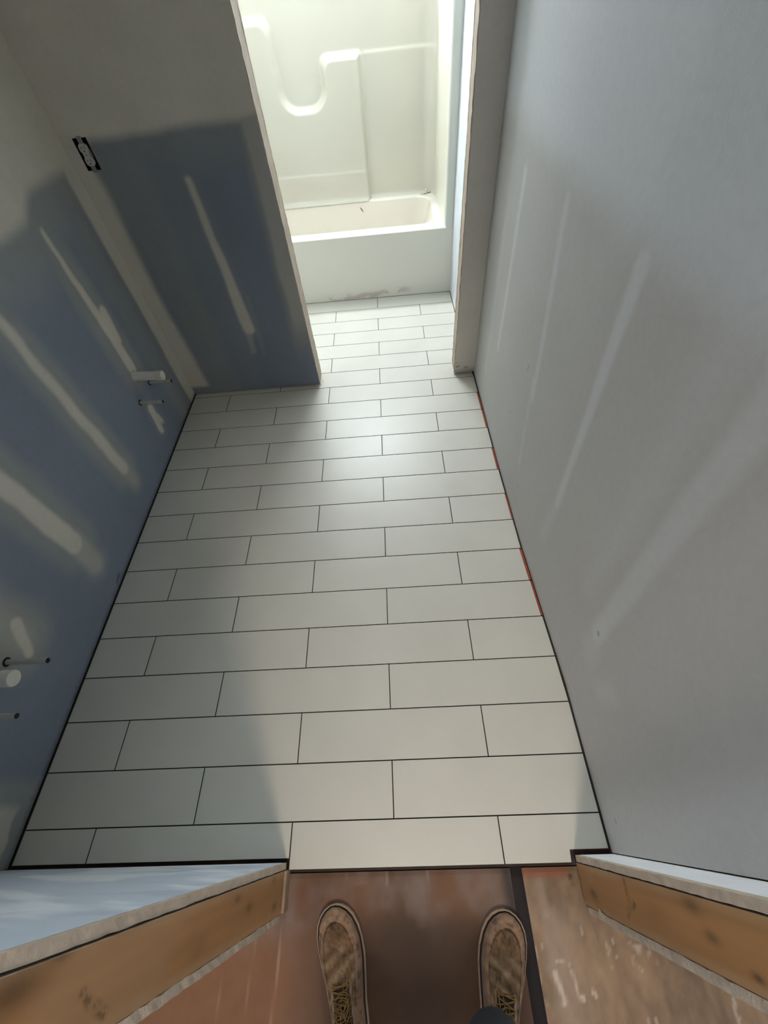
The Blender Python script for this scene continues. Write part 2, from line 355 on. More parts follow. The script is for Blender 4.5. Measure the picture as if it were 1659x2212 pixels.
def wood_slab(name, X, side, y0, y1, z0, z1, parent, knots, marks=(), seed=80):
    """stud whose wide face (x = X) shows grain and knots"""
    def cf(u, v, P):
        y = P[..., 1]; z = P[..., 2]
        g = fbm(y * 55 + 3 * fbm(y * 10, z * 2, seed + 1), z * 1.6, seed + 2); g2 = fbm(y * 14, z * 3, seed + 4)
        c = np.array([.40, .205, .078]) * (0.72 + .36 * g + .22 * g2)[..., None]
        edge = sst(.016, .004, np.minimum(y - y0, y1 - y)); c = mixc(c, np.array([.48, .32, .18]), .75 * edge * fbm(y * 30, z * 14, seed + 6))
        dusty = sst(.55, .75, fbm(y * 6, z * 4, seed + 8)); c = mixc(c, np.array([.44, .29, .17]), .35 * dusty)
        for (ky, kz, r, k) in knots:
            d = np.hypot((y - ky) * 1.6, (z - kz) * .62); c = c * (1 - k * np.exp(-(d / r) ** 2))[..., None]
        for (a, b, r, k) in marks:
            m_ = poly_mask(capsule(y, z, a, b, r, r), .004) * (.3 + 1.0 * (fbm(y * 140, z * 90, seed + 9) > .5)); c = c * np.clip(1 - k * m_, 0, 1)[..., None]
        return c
    if side > 0:
        o = grid_sheet(name, (X, y0, z0), (0, 1, 0), (0, 0, 1), y1 - y0, z1 - z0, .0032, cf, M_wood, thick=.038, parent=parent)
    else:
        o = grid_sheet(name, (X, y1, z0), (0, -1, 0), (0, 0, 1), y1 - y0, z1 - z0, .0032, cf, M_wood, thick=.038, parent=parent)
    return o
# left jamb (face x = 0)
chipped_edge('drywall_edge', -.020, -.0035, .0435, .0572, .010, HEAD, M_gyp, wf, 1, 11, amp=.0016)
wood_slab('stud', -.002, 1, -.0445, .0405, .038, HEAD - .9, wf, [(.025, .387, .012, .45), (.002, .306, .014, .5), (.0417, .9166, .012, .5), (.0267, .975, .028, .6), (-.02, .55, .02, .2), (.03, .13, .012, .35), (-.022, .105, .014, .5)], [((-.03, .80), (.0, .86), .005, .4)])
boxo('stud', -.04, -.0025, -.0445, .0405, HEAD - .9, HEAD, M_stud, wf)
chipped_edge('drywall_edge', -.022, -.004, -.0605, -.0470, .030, HEAD, M_gyp, wf, 1, 12, amp=.0020)
boxo('bottom_plate', -.835, .0035, -.0445, .0405, -.011, .027, M_paper, wf)
# right jamb (face x = .80)
chipped_edge('drywall_edge', .8015, .817, .0435, .0572, .012, HEAD, M_gyp, wf, -1, 13, amp=.0016)
wood_slab('stud', .802, -1, -.0430, .0405, .004, HEAD - .9, wf, [(-.012, .096, .016, .55), (-.0026, .632, .012, .5), (.028, .60, .016, .45), (-.026, .716, .008, .7), (.0, .45, .03, .15)], [((.030, .335), (.004, .333), .008, .45), ((.002, .36), (-.022, .30), .006, .4)], seed=120)
boxo('stud', .8025, .84, -.0430, .0405, HEAD - .9, HEAD, M_stud, wf)
chipped_edge('drywall_edge', .803, .820, -.0600, -.0455, .012, HEAD, M_gyp, wf, -1, 14, amp=.0020)
boxo('bottom_plate', .841, 1.0, -.0430, .0405, -.011, .027, M_stud, wf)
boxo('drywall_hall_sheet', -1.9, -.0225, -.0600, -.0475, .002, ZTOP, M_white, wf)
boxo('drywall_hall_sheet', .8205, 2.3, -.0590, -.0460, .002, ZTOP, M_white, wf)
boxo('header', -.02, .82, -.0590, .0570, HEAD, ZTOP, M_white, wf)
boxo('drywall_upper_sheet', -.84, -.02, .0450, .0570, 1.812, ZTOP, M_white, wf)
boxo('drywall_upper_sheet', .82, .91, .0450, .0570, 1.812, ZTOP, M_white, wf)
boxo('blocking', -.835, -.041, -.0440, .0405, 1.2, 1.24, M_stud, wf)

# torn tuft of board paper at the foot of the right jamb
def flake(name, pts, th, m, parent=None, loc=None):
    bm = bmesh.new(); f = [bm.verts.new(p) for p in pts]; face = bm.faces.new(f)
    r = bmesh.ops.extrude_face_region(bm, geom=[face]); n = face.normal if face.normal.length else Vector((0, 0, 1))
    bmesh.ops.translate(bm, verts=[g for g in r['geom'] if isinstance(g, bmesh.types.BMVert)], vec=Vector(th)); return obj(name, bm, m, parent)
flake('torn_paper', [(.7985, -.046, .112), (.7965, -.036, .128), (.7975, -.041, .135), (.7985, -.044, .155), (.7995, -.047, .150)], (.0015, 0, 0), M_gyp, wf)

# ------------------------------------------------------------------ tub room shell, ceiling
tr = boxo('wall_tub_room_right', .8495, .90, 2.405, 4.16, .004, ZTOP, mat('tub_room_drywall', (.70, .74, .79), .6, noise=.07, nscale=9), None); struct(tr)
tl = boxo('wall_tub_room_left', -.90, -.85, 2.40, 4.16, 0, ZTOP, M_white, None); struct(tl)
tb = bmesh.new()
WX0, WX1, WZ0, WZ1 = -.38, .58, 1.93, 2.38
box(tb, -.90, WX0, 4.075, 4.16, 0, ZTOP); box(tb, WX1, .90, 4.075, 4.16, 0, ZTOP); box(tb, WX0, WX1, 4.075, 4.16, 0, WZ0); box(tb, WX0, WX1, 4.075, 4.16, WZ1, ZTOP)
struct(obj('wall_tub_room_back', tb, M_white))
win = bmesh.new()
for a in ((WX0, WX0 + .03, 4.10, 4.15, WZ0, WZ1), (WX1 - .03, WX1, 4.10, 4.15, WZ0, WZ1), (WX0, WX1, 4.10, 4.15, WZ0, WZ0 + .03), (WX0, WX1, 4.10, 4.15, WZ1 - .03, WZ1)): box(win, *a)
w1 = struct(obj('window_1', win, M_frame)); boxo('pane', WX0 + .03, WX1 - .03, 4.135, 4.141, WZ0 + .03, WZ1 - .03, M_glass, w1)
struct(boxo('ceiling', -.94, 1.01, -.06, 4.16, ZTOP, ZTOP + .04, M_ceil))

# ------------------------------------------------------------------ floor: subfloor, membrane, thinset, tiles
TW, TH = .6096, .15008; GAP = .0030
fl = struct(boxo('floor', -.94, .95, .0345, 4.16, -.06, -.0125, M_sub))
def strip_poly(name, inset, z0, z1, m, y0=.045, y1=3.306, x0=-.834, par=fl):
    bm = bmesh.new(); ys = [y0] + [y for y in RWY if y0 < y < 2.29] + [2.29, y1]
    top = [bm.verts.new((x0, y, z1)) for y in ys] + [bm.verts.new(((float(rwx(y)) if y <= 2.29 else .849) - inset, y, z1)) for y in ys[::-1]]
    f = bm.faces.new(top); r = bmesh.ops.extrude_face_region(bm, geom=[f]); bmesh.ops.translate(bm, verts=[g for g in r['geom'] if isinstance(g, bmesh.types.BMVert)], vec=(0, 0, z0 - z1))
    return obj(name, bm, m, par)
strip_poly('membrane', .001, -.0124, -.0094, M_orange, y0=.0665)
strip_poly('thinset', .0008, -.0093, -.0065, M_thin, y0=.0675)
boxo('thinset', .010, .785, .045, .0674, -.0093, -.0065, M_thin, fl)
def membrane_strip(j, g):
    y0 = j * TH + .004; y1 = (j + 1) * TH - .003; bm = bmesh.new()
    top = [bm.verts.new(p) for p in ((float(rwx(y0)) - g - .002, y0, -.0025), (float(rwx(y0)) - .0012, y0, -.0025), (float(rwx(y1)) - .0012, y1, -.0025), (float(rwx(y1)) - g - .002, y1, -.0025))]
    f = bm.faces.new(top); r = bmesh.ops.extrude_face_region(bm, geom=[f]); bmesh.ops.translate(bm, verts=[q for q in r['geom'] if isinstance(q, bmesh.types.BMVert)], vec=(0, 0, -.0018))
    obj('membrane', bm, M_orange, fl)
def tile(poly, par=fl):
    bm = bmesh.new(); top = [bm.verts.new((x, y, 0)) for x, y in poly]; f = bm.faces.new(top)
    r = bmesh.ops.extrude_face_region(bm, geom=[f]); bmesh.ops.translate(bm, verts=[g for g in r['geom'] if isinstance(g, bmesh.types.BMVert)], vec=(0, 0, -.0085))
    bmesh.ops.recalc_face_normals(bm, faces=bm.faces)
    es = [e for e in bm.edges if all(abs(v.co.z) < 1e-6 for v in e.verts)]
    bmesh.ops.bevel(bm, geom=es, offset=.0007, segments=1, affect='EDGES')
    for f in bm.faces:
        f.material_index = 1 if abs(f.normal.z) < .2 else 0
    o = obj('tile', bm, M_tile, par); o.data.materials.append(M_thin); return o
XL = -.8365
wide_gap = {13: .011, 12: .010, 10: .010, 8: .0075, 6: .011, 5: .0085}       # rows that stop short and show the orange membrane
for j, g in wide_gap.items(): membrane_strip(j, g)
for j in range(0, 22):
    y0 = j * TH + GAP / 2; y1 = (j + 1) * TH - GAP / 2
    if j == 0: y0 = .0665
    if j == 21: y1 = 3.303
    xoff = 0.0 if j % 2 == 0 else .5
    def xr(y):
        if y > 2.30: return .8465
        return float(rwx(y)) - wide_gap.get(j, .0045)
    joints = [k * TW + xoff * TW for k in range(-3, 4)]
    joints = [q for q in joints if XL + .02 < q < xr(y0) - .02]
    ed = [XL] + joints + [None]
    for a, b in zip(ed, ed[1:]):
        xa = a + (GAP / 2 if a != XL else 0)
        if b is None: poly = [(xa, y0), (xr(y0), y0), (xr(y1), y1), (xa, y1)]
        else: poly = [(xa, y0), (b - GAP / 2, y0), (b - GAP / 2, y1), (xa, y1)]
        if j == 0:     # the first row runs on into the doorway
            if a == 0.0: poly = [(xa, .0415), (b - GAP / 2, .0415), (b - GAP / 2, y1), (xa, y1)]
            elif b is None: poly = [(xa, .0415), (.7915, .0415), (.7945, .069), (xr(.069), .069), (xr(y1), y1), (xa, y1)]
        tile(poly)

# ------------------------------------------------------------------ hall floor
HZ = -.012
hf = struct(boxo('floor', -1.9, 2.3, -2.2, .0340, -.06, -.024, M_sub))
hf_tape = boxo('gap_strip', .615, .665, -2.1, .0335, -.0239, -.0175, M_tape, hf)
def hall_left_col(u, v, P):
    x = P[..., 0]; y = P[..., 1]
    n = fbm(x * 6, y * 3, 201); n2 = fbm(x * 30, y * 9, 203)
    c = np.array([.120, .055, .024]) * (0.5 + 1.0 * n)[..., None]
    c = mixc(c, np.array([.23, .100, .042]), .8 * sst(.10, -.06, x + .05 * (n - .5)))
    mid = np.exp(-((x - .36) / .20) ** 2); c = mixc(c, np.array([.046, .021, .0085]), .9 * mid * sst(-.02, -.10, y))  # the wearer's shadow between the feet, painted into the board
    c = mixc(c, np.array([.20, .15, .13]), .6 * sst(.48, .75, fbm(x * 9, y * 7, 205)) * sst(-.16, -.03, y + .03 * n2))
    c = mixc(c, np.array([.012, .009, .010]), .85 * poly_mask(capsule(x, y, (.612, .028), (.618, -.07), .012, .018), .016))
    for (a, b, r, k) in (((.279, .031), (.279, .004), .0012, .5), ((.337, .031), (.336, .000), .0012, .5), ((.394, .031), (.397, .000), .0012, .5), ((.222, .031), (.222, .012), .001, .25), ((.165, .030), (.165, .018), .001, .25),
                         ((-.006, -.07), (-.022, -.45), .0014, .6), ((-.075, -.10), (-.10, -.5), .001, .35), ((-.15, -.15), (-.17, -.5), .001, .3), ((.19, .008), (.225, .0085), .0003, .15)):
        c = mixc(c, np.array([.42, .30, .22]), k * poly_mask(capsule(x, y, a, b, r, r), .0025))
    return c
def hall_right_col(u, v, P):
    x = P[..., 0]; y = P[..., 1]
    n = fbm(x * 7, y * 6, 211); n2 = fbm(x * 60, y * 30, 213)
    c = np.array([.24, .152, .088]) * (0.26 + .68 * n + .70 * n2)[..., None]
    c = mixc(c, np.array([.32, .235, .18]), .75 * sst(.14, .0, x - .66) * sst(.35, .65, fbm(x * 12, y * 8, 215) + .15))
    c = mixc(c, np.array([.27, .09, .045]), .75 * sst(.002, .012, y - .008 * n2) * sst(.80, .76, x))
    spk = sst(.72, .80, fbm(x * 55, y * 32, 217)); c = mixc(c, np.array([.52, .42, .33]), .6 * spk * sst(-.03, -.12, y))
    for (a, b, r) in (((.693, -.170), (.705, -.212), .0065), ((.735, -.165), (.742, -.215), .0022), ((.70, -.218), (.706, -.222), .004), ((.705, -.148), (.722, -.150), .003), ((.672, -.118), (.672, -.126), .0012), ((.748, -.208), (.75, -.214), .004), ((.776, -.200), (.782, -.208), .004)):
        c = mixc(c, np.array([.58, .46, .36]), .75 * poly_mask(capsule(x, y, a, b, r, r * .6) + .004 * (n2 - .5), .003))
    for (a, r) in (((.782, .012), .006), ((.784, -.006), .003), ((.71, -.150), .002)):
        c = c * (1 - .7 * poly_mask(capsule(x, y, a, a, r, r), .003))[..., None]
    return c
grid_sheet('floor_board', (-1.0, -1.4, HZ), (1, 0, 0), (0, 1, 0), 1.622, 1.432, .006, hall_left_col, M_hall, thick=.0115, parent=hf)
grid_sheet('floor_board', (.655, -1.4, HZ), (1, 0, 0), (0, 1, 0), 1.0, 1.432, .006, hall_right_col, M_hall, thick=.0115, parent=hf)

# ------------------------------------------------------------------ bathtub and shower unit
TUBY, RIMZ = 3.306, .422
tub = empty('bathtub_shower_unit', (0.09, TUBY, 0))
tag(tub, 'cream moulded bathtub and shower wall unit beyond the rear doorway', 'bathtub')
def painted(name, co, faces, col, m, parent, smooth=True):
    me = bpy.data.meshes.new(name); me.from_pydata([tuple(c) for c in co], [], [tuple(int(i) for i in f) for f in faces]); me.update()
    me.polygons.foreach_set('use_smooth', [smooth] * len(me.polygons))
    at = me.color_attributes.new('Col', 'FLOAT_COLOR', 'POINT'); col = np.concatenate([np.clip(col, 0, 1), np.ones((len(col), 1))], 1)
    at.data.foreach_set('color', col.astype(np.float32).ravel())
    o = link(name, me, m, parent); o.matrix_parent_inverse = parent.matrix_basis.inverted() if parent.type == 'EMPTY' else Matrix(); return o
CREAM = np.array([.83, .81, .715])
TX0, TX1 = -.66, .8493
# apron: curved panel, its foot smudged
na, nz = 200, 50; xs = np.linspace(TX0, TX1, na); zs = np.linspace(0.001, RIMZ - .006, nz); X, Z = np.meshgrid(xs, zs)
Y = TUBY + .010 * sst(.0, .40, Z) * 0 + .003 * np.sin(np.clip(Z / RIMZ, 0, 1) * math.pi) + 0 * X
P = np.stack([X, Y, Z], -1).reshape(-1, 3); idx = np.arange(na * nz).reshape(nz, na); F = np.stack([idx[:-1, :-1], idx[:-1, 1:], idx[1:, 1:], idx[1:, :-1]], -1).reshape(-1, 4)
sm = sst(.035, .0, np.abs(Z - (.022 + .02 * sst(.25, .5, X)) - .02 * (fbm(X * 9, Z * 9, 301) - .5))) * sst(.42, .62, fbm(X * 14, Z * 30, 303)) * sst(-.25, 0, X) * sst(.60, .45, X)
cc = mixc(np.broadcast_to(CREAM * np.array([.88, .87, .86]), X.shape + (3,)), np.array([.42, .33, .27]), np.clip(sm * .75, 0, .6)).reshape(-1, 3)
painted('apron', P, F, cc, M_fg, tub)
# rim and basin lofted from rounded rectangles
def rrect(x0, x1, y0, y1, r, z, n=10):
    out = []
    for cx, cy, a0 in ((x1 - r, y0 + r, -90), (x1 - r, y1 - r, 0), (x0 + r, y1 - r, 90), (x0 + r, y0 + r, 180)):
        for k in range(n + 1):
            a = math.radians(a0 + 90 * k / n); out.append((cx + r * math.cos(a), cy + r * math.sin(a), z))
    return out
def loft(loops, cap=True):
    co = [p for l in loops for p in l]; n = len(loops[0]); F = []
    for i in range(len(loops) - 1):
        for k in range(n): F.append((i * n + k, i * n + (k + 1) % n, (i + 1) * n + (k + 1) % n, (i + 1) * n + k))
    return co, F, n
IX0, IX1, IY0, IY1 = -.58, .745, TUBY + .112, TUBY + .655
rimL = [rrect(TX0, TX1, TUBY - .0, 4.06, .010, RIMZ - .008), rrect(TX0 + .002, TX1 - .002, TUBY + .003, 4.058, .010, RIMZ - .002), rrect(TX0 + .008, TX1 - .008, TUBY + .010, 4.05, .012, RIMZ),
        rrect(IX0 - .025, IX1 + .025, IY0 - .018, IY1 + .010, .13, RIMZ), rrect(IX0 - .01, IX1 + .01, IY0 - .008, IY1 + .004, .12, RIMZ - .003), rrect(IX0, IX1, IY0, IY1, .11, RIMZ - .012)]
co, F, n = loft(rimL); painted('rim', co, F, np.tile(CREAM * 1.0, (len(co), 1)), M_fg, tub)
bas = [rrect(IX0, IX1, IY0, IY1, .11, RIMZ - .012), rrect(IX0 + .01, IX1 - .02, IY0 + .008, IY1 - .008, .10, RIMZ - .06), rrect(IX0 + .05, IX1 - .06, IY0 + .03, IY1 - .03, .10, RIMZ - .22),
       rrect(IX0 + .09, IX1 - .085, IY0 + .05, IY1 - .05, .10, .10), rrect(IX0 + .12, IX1 - .11, IY0 + .075, IY1 - .075, .10, .065), rrect(IX0 + .2, IX1 - .2, IY0 + .15, IY1 - .15, .08, .055)]
co, F, n = loft(bas); F.append(tuple(range(len(co) - n, len(co)))); painted('basin', co, F, np.tile(np.array([.80, .755, .665]), (len(co), 1)), M_fg, tub)
# moulded back wall with its soap ledge curve
SX0, SX1, SZ1 = -.62, .790, 1.905; BYB = 4.030
st = .006; xs = np.arange(SX0, SX1 + .001, st); zs = np.arange(RIMZ - .004, SZ1, st); X, Z = np.meshgrid(xs, zs)
def rb(x, z, x0, x1, z0, z1, r):
    cx, cz = (x0 + x1) / 2, (z0 + z1) / 2; qx = np.abs(x - cx) - (x1 - x0) / 2 + r; qz = np.abs(z - cz) - (z1 - z0) / 2 + r
    return np.hypot(np.maximum(qx, 0), np.maximum(qz, 0)) + np.minimum(np.maximum(qx, qz), 0) - r
def smax(a, b, k): h = np.clip(.5 - .5 * (b - a) / k, 0, 1); return b * (1 - h) + a * h + k * h * (1 - h)
A = rb(X, Z, -2, -.205, -1, 1.365, .075); Bx = rb(X, Z, -2, .312, -1, 1.185, .02)
U = np.minimum(A, Bx); slot = rb(X, Z, -.225, .050, .955, 3, .10)
D = smax(U, -slot, .06)
dep = .046 * (1 - sst(-.030, .012, D))
dep = dep * (1 - sst(.285, .345, X)) + .006 * (1 - sst(-.01, .01, Z - 1.18)) * sst(.30, .34, X)
low = (1 - sst(-.008, .010, Z - (.600 - .01 * X))) * (1 - sst(.30, .33, X)); dep = dep + .0045 * low
dep = dep + .022 * np.exp(-np.maximum(Z - RIMZ, 0) / .014)          # cove into the rim
rc = .09; e = np.clip((X - (SX1 - rc)) / rc, 0, 1); dep = dep + rc * (1 - np.sqrt(np.clip(1 - e * e, 0, 1)))
e = np.clip(((SX0 + rc) - X) / rc, 0, 1); dep = dep + rc * (1 - np.sqrt(np.clip(1 - e * e, 0, 1)))
P = np.stack([X, BYB - dep, Z], -1).reshape(-1, 3); nzg, nxg = X.shape; idx = np.arange(nxg * nzg).reshape(nzg, nxg)
F = np.stack([idx[:-1, :-1], idx[:-1, 1:], idx[1:, 1:], idx[1:, :-1]], -1).reshape(-1, 4)
painted('back_panel', P, F, np.tile(CREAM * np.array([.74, .735, .715]), (len(P), 1)), M_fg, tub)  # shade put into the colour: same cream as the rim, darkened
bm = bmesh.new(); box(bm, TX0, TX1, BYB + .002, 4.072, RIMZ, SZ1); o = obj('backing', bm, M_white, tub); o.matrix_parent_inverse = tub.matrix_basis.inverted()
# side panels wrap round to a front flange
def side_panel(xin, xout, s):
    sec = [(xin, BYB - rc), (xin, 3.70), (xin + s * .003, 3.40), (xin + s * .004, TUBY + .022), (xin + s * .007, TUBY + .008), (xin + s * .016, TUBY + .001), (xout - s * .014, TUBY), (xout - s * .0005, TUBY), (xout, TUBY + .0005), (xout, BYB)]
    co = []; zz = [RIMZ - .01, RIMZ + .012, .8, 1.2, 1.6, SZ1 - .01, SZ1]; F = []
    for i, z in enumerate(zz): co += [(x, y, z) for x, y in sec]
    n = len(sec)
    for i in range(len(zz) - 1):
        for k in range(n - 1): F.append((i * n + k, i * n + k + 1, (i + 1) * n + k + 1, (i + 1) * n + k))
    F.append(tuple(range(n))); F.append(tuple(range((len(zz) - 1) * n, len(zz) * n)))
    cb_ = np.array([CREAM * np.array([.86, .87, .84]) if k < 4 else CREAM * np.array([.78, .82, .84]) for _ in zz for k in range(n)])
    return painted('side_panel', co, F, cb_, M_fg, tub)
side_panel(.789, TX1, 1); side_panel(-.605, TX0, -1)

# debris in the rear corner of the tub and small chips
def crumple(name, c, r, seed, m, sx=1, sy=1, sz=1, n=2):
    bm = bmesh.new(); bmesh.ops.create_icosphere(bm, subdivisions=n, radius=r); q = random.Random(seed)
    for v in bm.verts:
        k = q.uniform(.55, 1.25); v.co = Vector((v.co.x * k * sx, v.co.y * k * sy, v.co.z * k * sz))
    mz = min(v.co.z for v in bm.verts)
    for v in bm.verts: v.co.z -= mz
    return obj(name, bm, m, loc=c)
t = crumple('plaster_scrap', (.735, 3.988, RIMZ + .003), .017, 5, M_debris, 1.15, .8, .8)
bm = bmesh.new(); q = random.Random(9)
for k in range(5):
    a = q.uniform(-.06, .0); b = q.uniform(-.02, .012)
    tube(bm, [(a, b, .004), (a - .012, b + .004, .009 + .004 * q.random()), (a - .026, b - .004, .003)], [.004, .005, .002], 6)
o = obj('sliver', bm, M_debris, t)
tag(t, 'crumpled pale plaster scrap lying in the rear right corner of the tub rim', 'debris')
bm = bmesh.new(); tube(bm, [(-.012, 0, .016), (0, 0, 0), (.010, 0, -.018)], [.0015, .004, .0015], 5)
tag(obj('brown_chip', bm, M_chip, loc=(.226, IY1 - .018, .372)), 'small dark brown chip stuck to the inner back wall of the tub basin', 'debris')
t = crumple('plaster_crumb', (-.0475, 2.318, .0002), .0065, 3, M_debris, .8, 1.3, .6, 1)
tag(t, 'larger white plaster crumb on the tile at the foot of the left rear door jamb', 'debris')
t = crumple('plaster_crumb', (-.055, 2.288, .0002), .0045, 8, M_debris, .9, 1.2, .6, 1)
tag(t, 'smaller white plaster crumb at the very corner of the left rear door jamb', 'debris')

# ------------------------------------------------------------------ outlet without its cover plate
ox = (HOLE[0] + HOLE[1]) / 2; oz = (HOLE[2] + HOLE[3]) / 2
ol = empty('electrical_outlet', (ox, BY, oz)); tag(ol, 'white duplex outlet without cover plate in a dark box on the rear drywall', 'outlet')
def sub(name, bm, m, parent, smooth=False):
    o = obj(name, bm, m, parent, smooth); return o
hw, hh = (HOLE[1] - HOLE[0]) / 2, (HOLE[3] - HOLE[2]) / 2
bm = bmesh.new(); t_ = .002
box(bm, -hw - .003, -hw, .001, .06, -hh - .003, hh + .003); box(bm, hw, hw + .003, .001, .06, -hh - .003, hh + .003)
box(bm, -hw, hw, .001, .06, hh, hh + .003); box(bm, -hw, hw, .001, .06, -hh - .003, -hh); box(bm, -hw, hw, .057, .06, -hh, hh); sub('box', bm, M_black, ol)
bm = bmesh.new(); box(bm, -.0095, .0095, -.0015, .0, -.056, .056, .0006); strap = sub('mounting_strap', bm, M_steel, ol)
bm = bmesh.new()
for s in (1, -1):
    ring = []
    for k in range(28):
        a = 2 * math.pi * k / 28; x = max(-.0165, min(.0165, .0175 * math.cos(a))); z = max(-.0165, min(.0150, .0175 * math.sin(a))); ring.append((x, z * s + s * .0195))
    v0 = [bm.verts.new((x, .004, z)) for x, z in ring]; v1 = [bm.verts.new((x, -.0060, z)) for x, z in ring]; v2 = [bm.verts.new((x * .94, -.0072, s * .0195 + (z - s * .0195) * .94)) for x, z in ring]
    for Aa, Bb in ((v0, v1), (v1, v2)):
        for k in range(28): bm.faces.new((Aa[k], Aa[(k + 1) % 28], Bb[(k + 1) % 28], Bb[k]))
    bm.faces.new(v2); bm.faces.new(v0[::-1])
box(bm, -.0125, .0125, -.0055, .02, -.012, .012); rec = sub('receptacle', bm, M_outlet, ol)
for s in (1, -1):
    for x, h in ((-.0062, .0035), (.0062, .0042)): bm = bmesh.new(); box(bm, x - .0009, x + .0009, -.0076, -.0070, s * .0195 - h + .003, s * .0195 + h + .003); sub('slot', bm, M_black, rec)
    bm = bmesh.new(); bmesh.ops.create_cone(bm, cap_ends=True, segments=10, radius1=.0024, radius2=.0024, depth=.0008, matrix=Matrix.Translation((0, -.0072, s * .0195 - .0075)) @ Matrix.Rotation(math.pi / 2, 4, 'X')); sub('slot', bm, M_black, rec)
for z in (0, .0515, -.0515):
    bm = bmesh.new(); bmesh.ops.create_cone(bm, cap_ends=True, segments=12, radius1=.0032, radius2=.0028, depth=.002, matrix=Matrix.Translation((0, -.003 if z else -.0062, z)) @ Matrix.Rotation(math.pi / 2, 4, 'X')); sub('screw', bm, M_steel, ol)

# ------------------------------------------------------------------ plumbing stubs in the left wall
def drain(y, z, L, label, tilt=0.0, lo=.0):
    o = empty('drain_pipe', (-.84, y, z)); tag(o, label, 'pipe', 'capped drain stubs on the blue wall')
    bm = bmesh.new(); tube(bm, [(-.004, 0, 0), (L - .03, 0, tilt * .8)], .0205, 28); p = sub('pipe', bm, M_pvc, o, False)
    bm = bmesh.new(); tube(bm, [(L - .036, 0, tilt * .8), (L - .004, 0, tilt)], .0225, 28, True); tube(bm, [(L - .004, 0, tilt), (L - .0005, 0, tilt), (L, 0, tilt)], [.0225, .0215, .020], 28); sub('cap', bm, mat('pvc_cap', (.66, .64, .56), .35, noise=.03, nscale=30), o)
    bm = bmesh.new(); rr = random.Random(int(y * 100)); tube(bm, [(.0008, 0, 0), (.0022, 0, 0)], [.0265, .0245], 22); sub('rough_hole', bm, M_gyp, o)
    return o
drain(1.867, .428, .137, 'white capped plastic drain stub near the rear corner, farther of the two', -.008)
drain(.4835, .431, .142, 'white capped plastic drain stub at the left photo edge, nearer of the two', -.004)
def supply(y, z, L, label, tilt=0.0):
    o = empty('supply_pipe', (-.84, y, z)); tag(o, label, 'pipe', 'open water supply stubs on the blue wall')
    bm = bmesh.new(); seg = 18
    tube(bm, [(-.004, 0, 0), (L * .5, 0, tilt * .4), (L, 0, tilt)], .0082, seg, False)
    tube(bm, [(L - .012, 0, tilt), (L, 0, tilt)], .0060, seg, False)
    # end annulus
    A = [bm.verts.new((L, .0082 * math.cos(2 * math.pi * k / seg), tilt + .0082 * math.sin(2 * math.pi * k / seg))) for k in range(seg)]
    B_ = [bm.verts.new((L, .0062 * math.cos(2 * math.pi * k / seg), tilt + .0062 * math.sin(2 * math.pi * k / seg))) for k in range(seg)]
    for k in range(seg): bm.faces.new((A[k], A[(k + 1) % seg], B_[(k + 1) % seg], B_[k]))
    sub('pipe', bm, M_pex, o)
    bm = bmesh.new(); bmesh.ops.create_cone(bm, cap_ends=True, segments=16, radius1=.0078, radius2=.0078, depth=.0012, matrix=Matrix.Translation((L + .0002, 0, tilt)) @ Matrix.Rotation(math.pi / 2, 4, 'Y')); sub('open_end', bm, M_black, o)
    bm = bmesh.new(); bmesh.ops.create_cone(bm, cap_ends=True, segments=18, radius1=.0145, radius2=.013, depth=.0012, matrix=Matrix.Translation((.0010, 0, 0)) @ Matrix.Rotation(math.pi / 2, 4, 'Y')); sub('wall_hole', bm, M_tape, o)
supply(1.793, .331, .110, 'thin open grey supply stub just in front of the far capped drain', -.004)
supply(1.945, .337, .112, 'thin open grey supply stub half hidden behind the far capped drain', -.002)
supply(.5615, .334, .127, 'thin open grey supply stub just behind the near capped drain', -.004)
supply(.408, .337, .112, 'thin open grey supply stub in front of the near capped drain at photo edge', -.004)

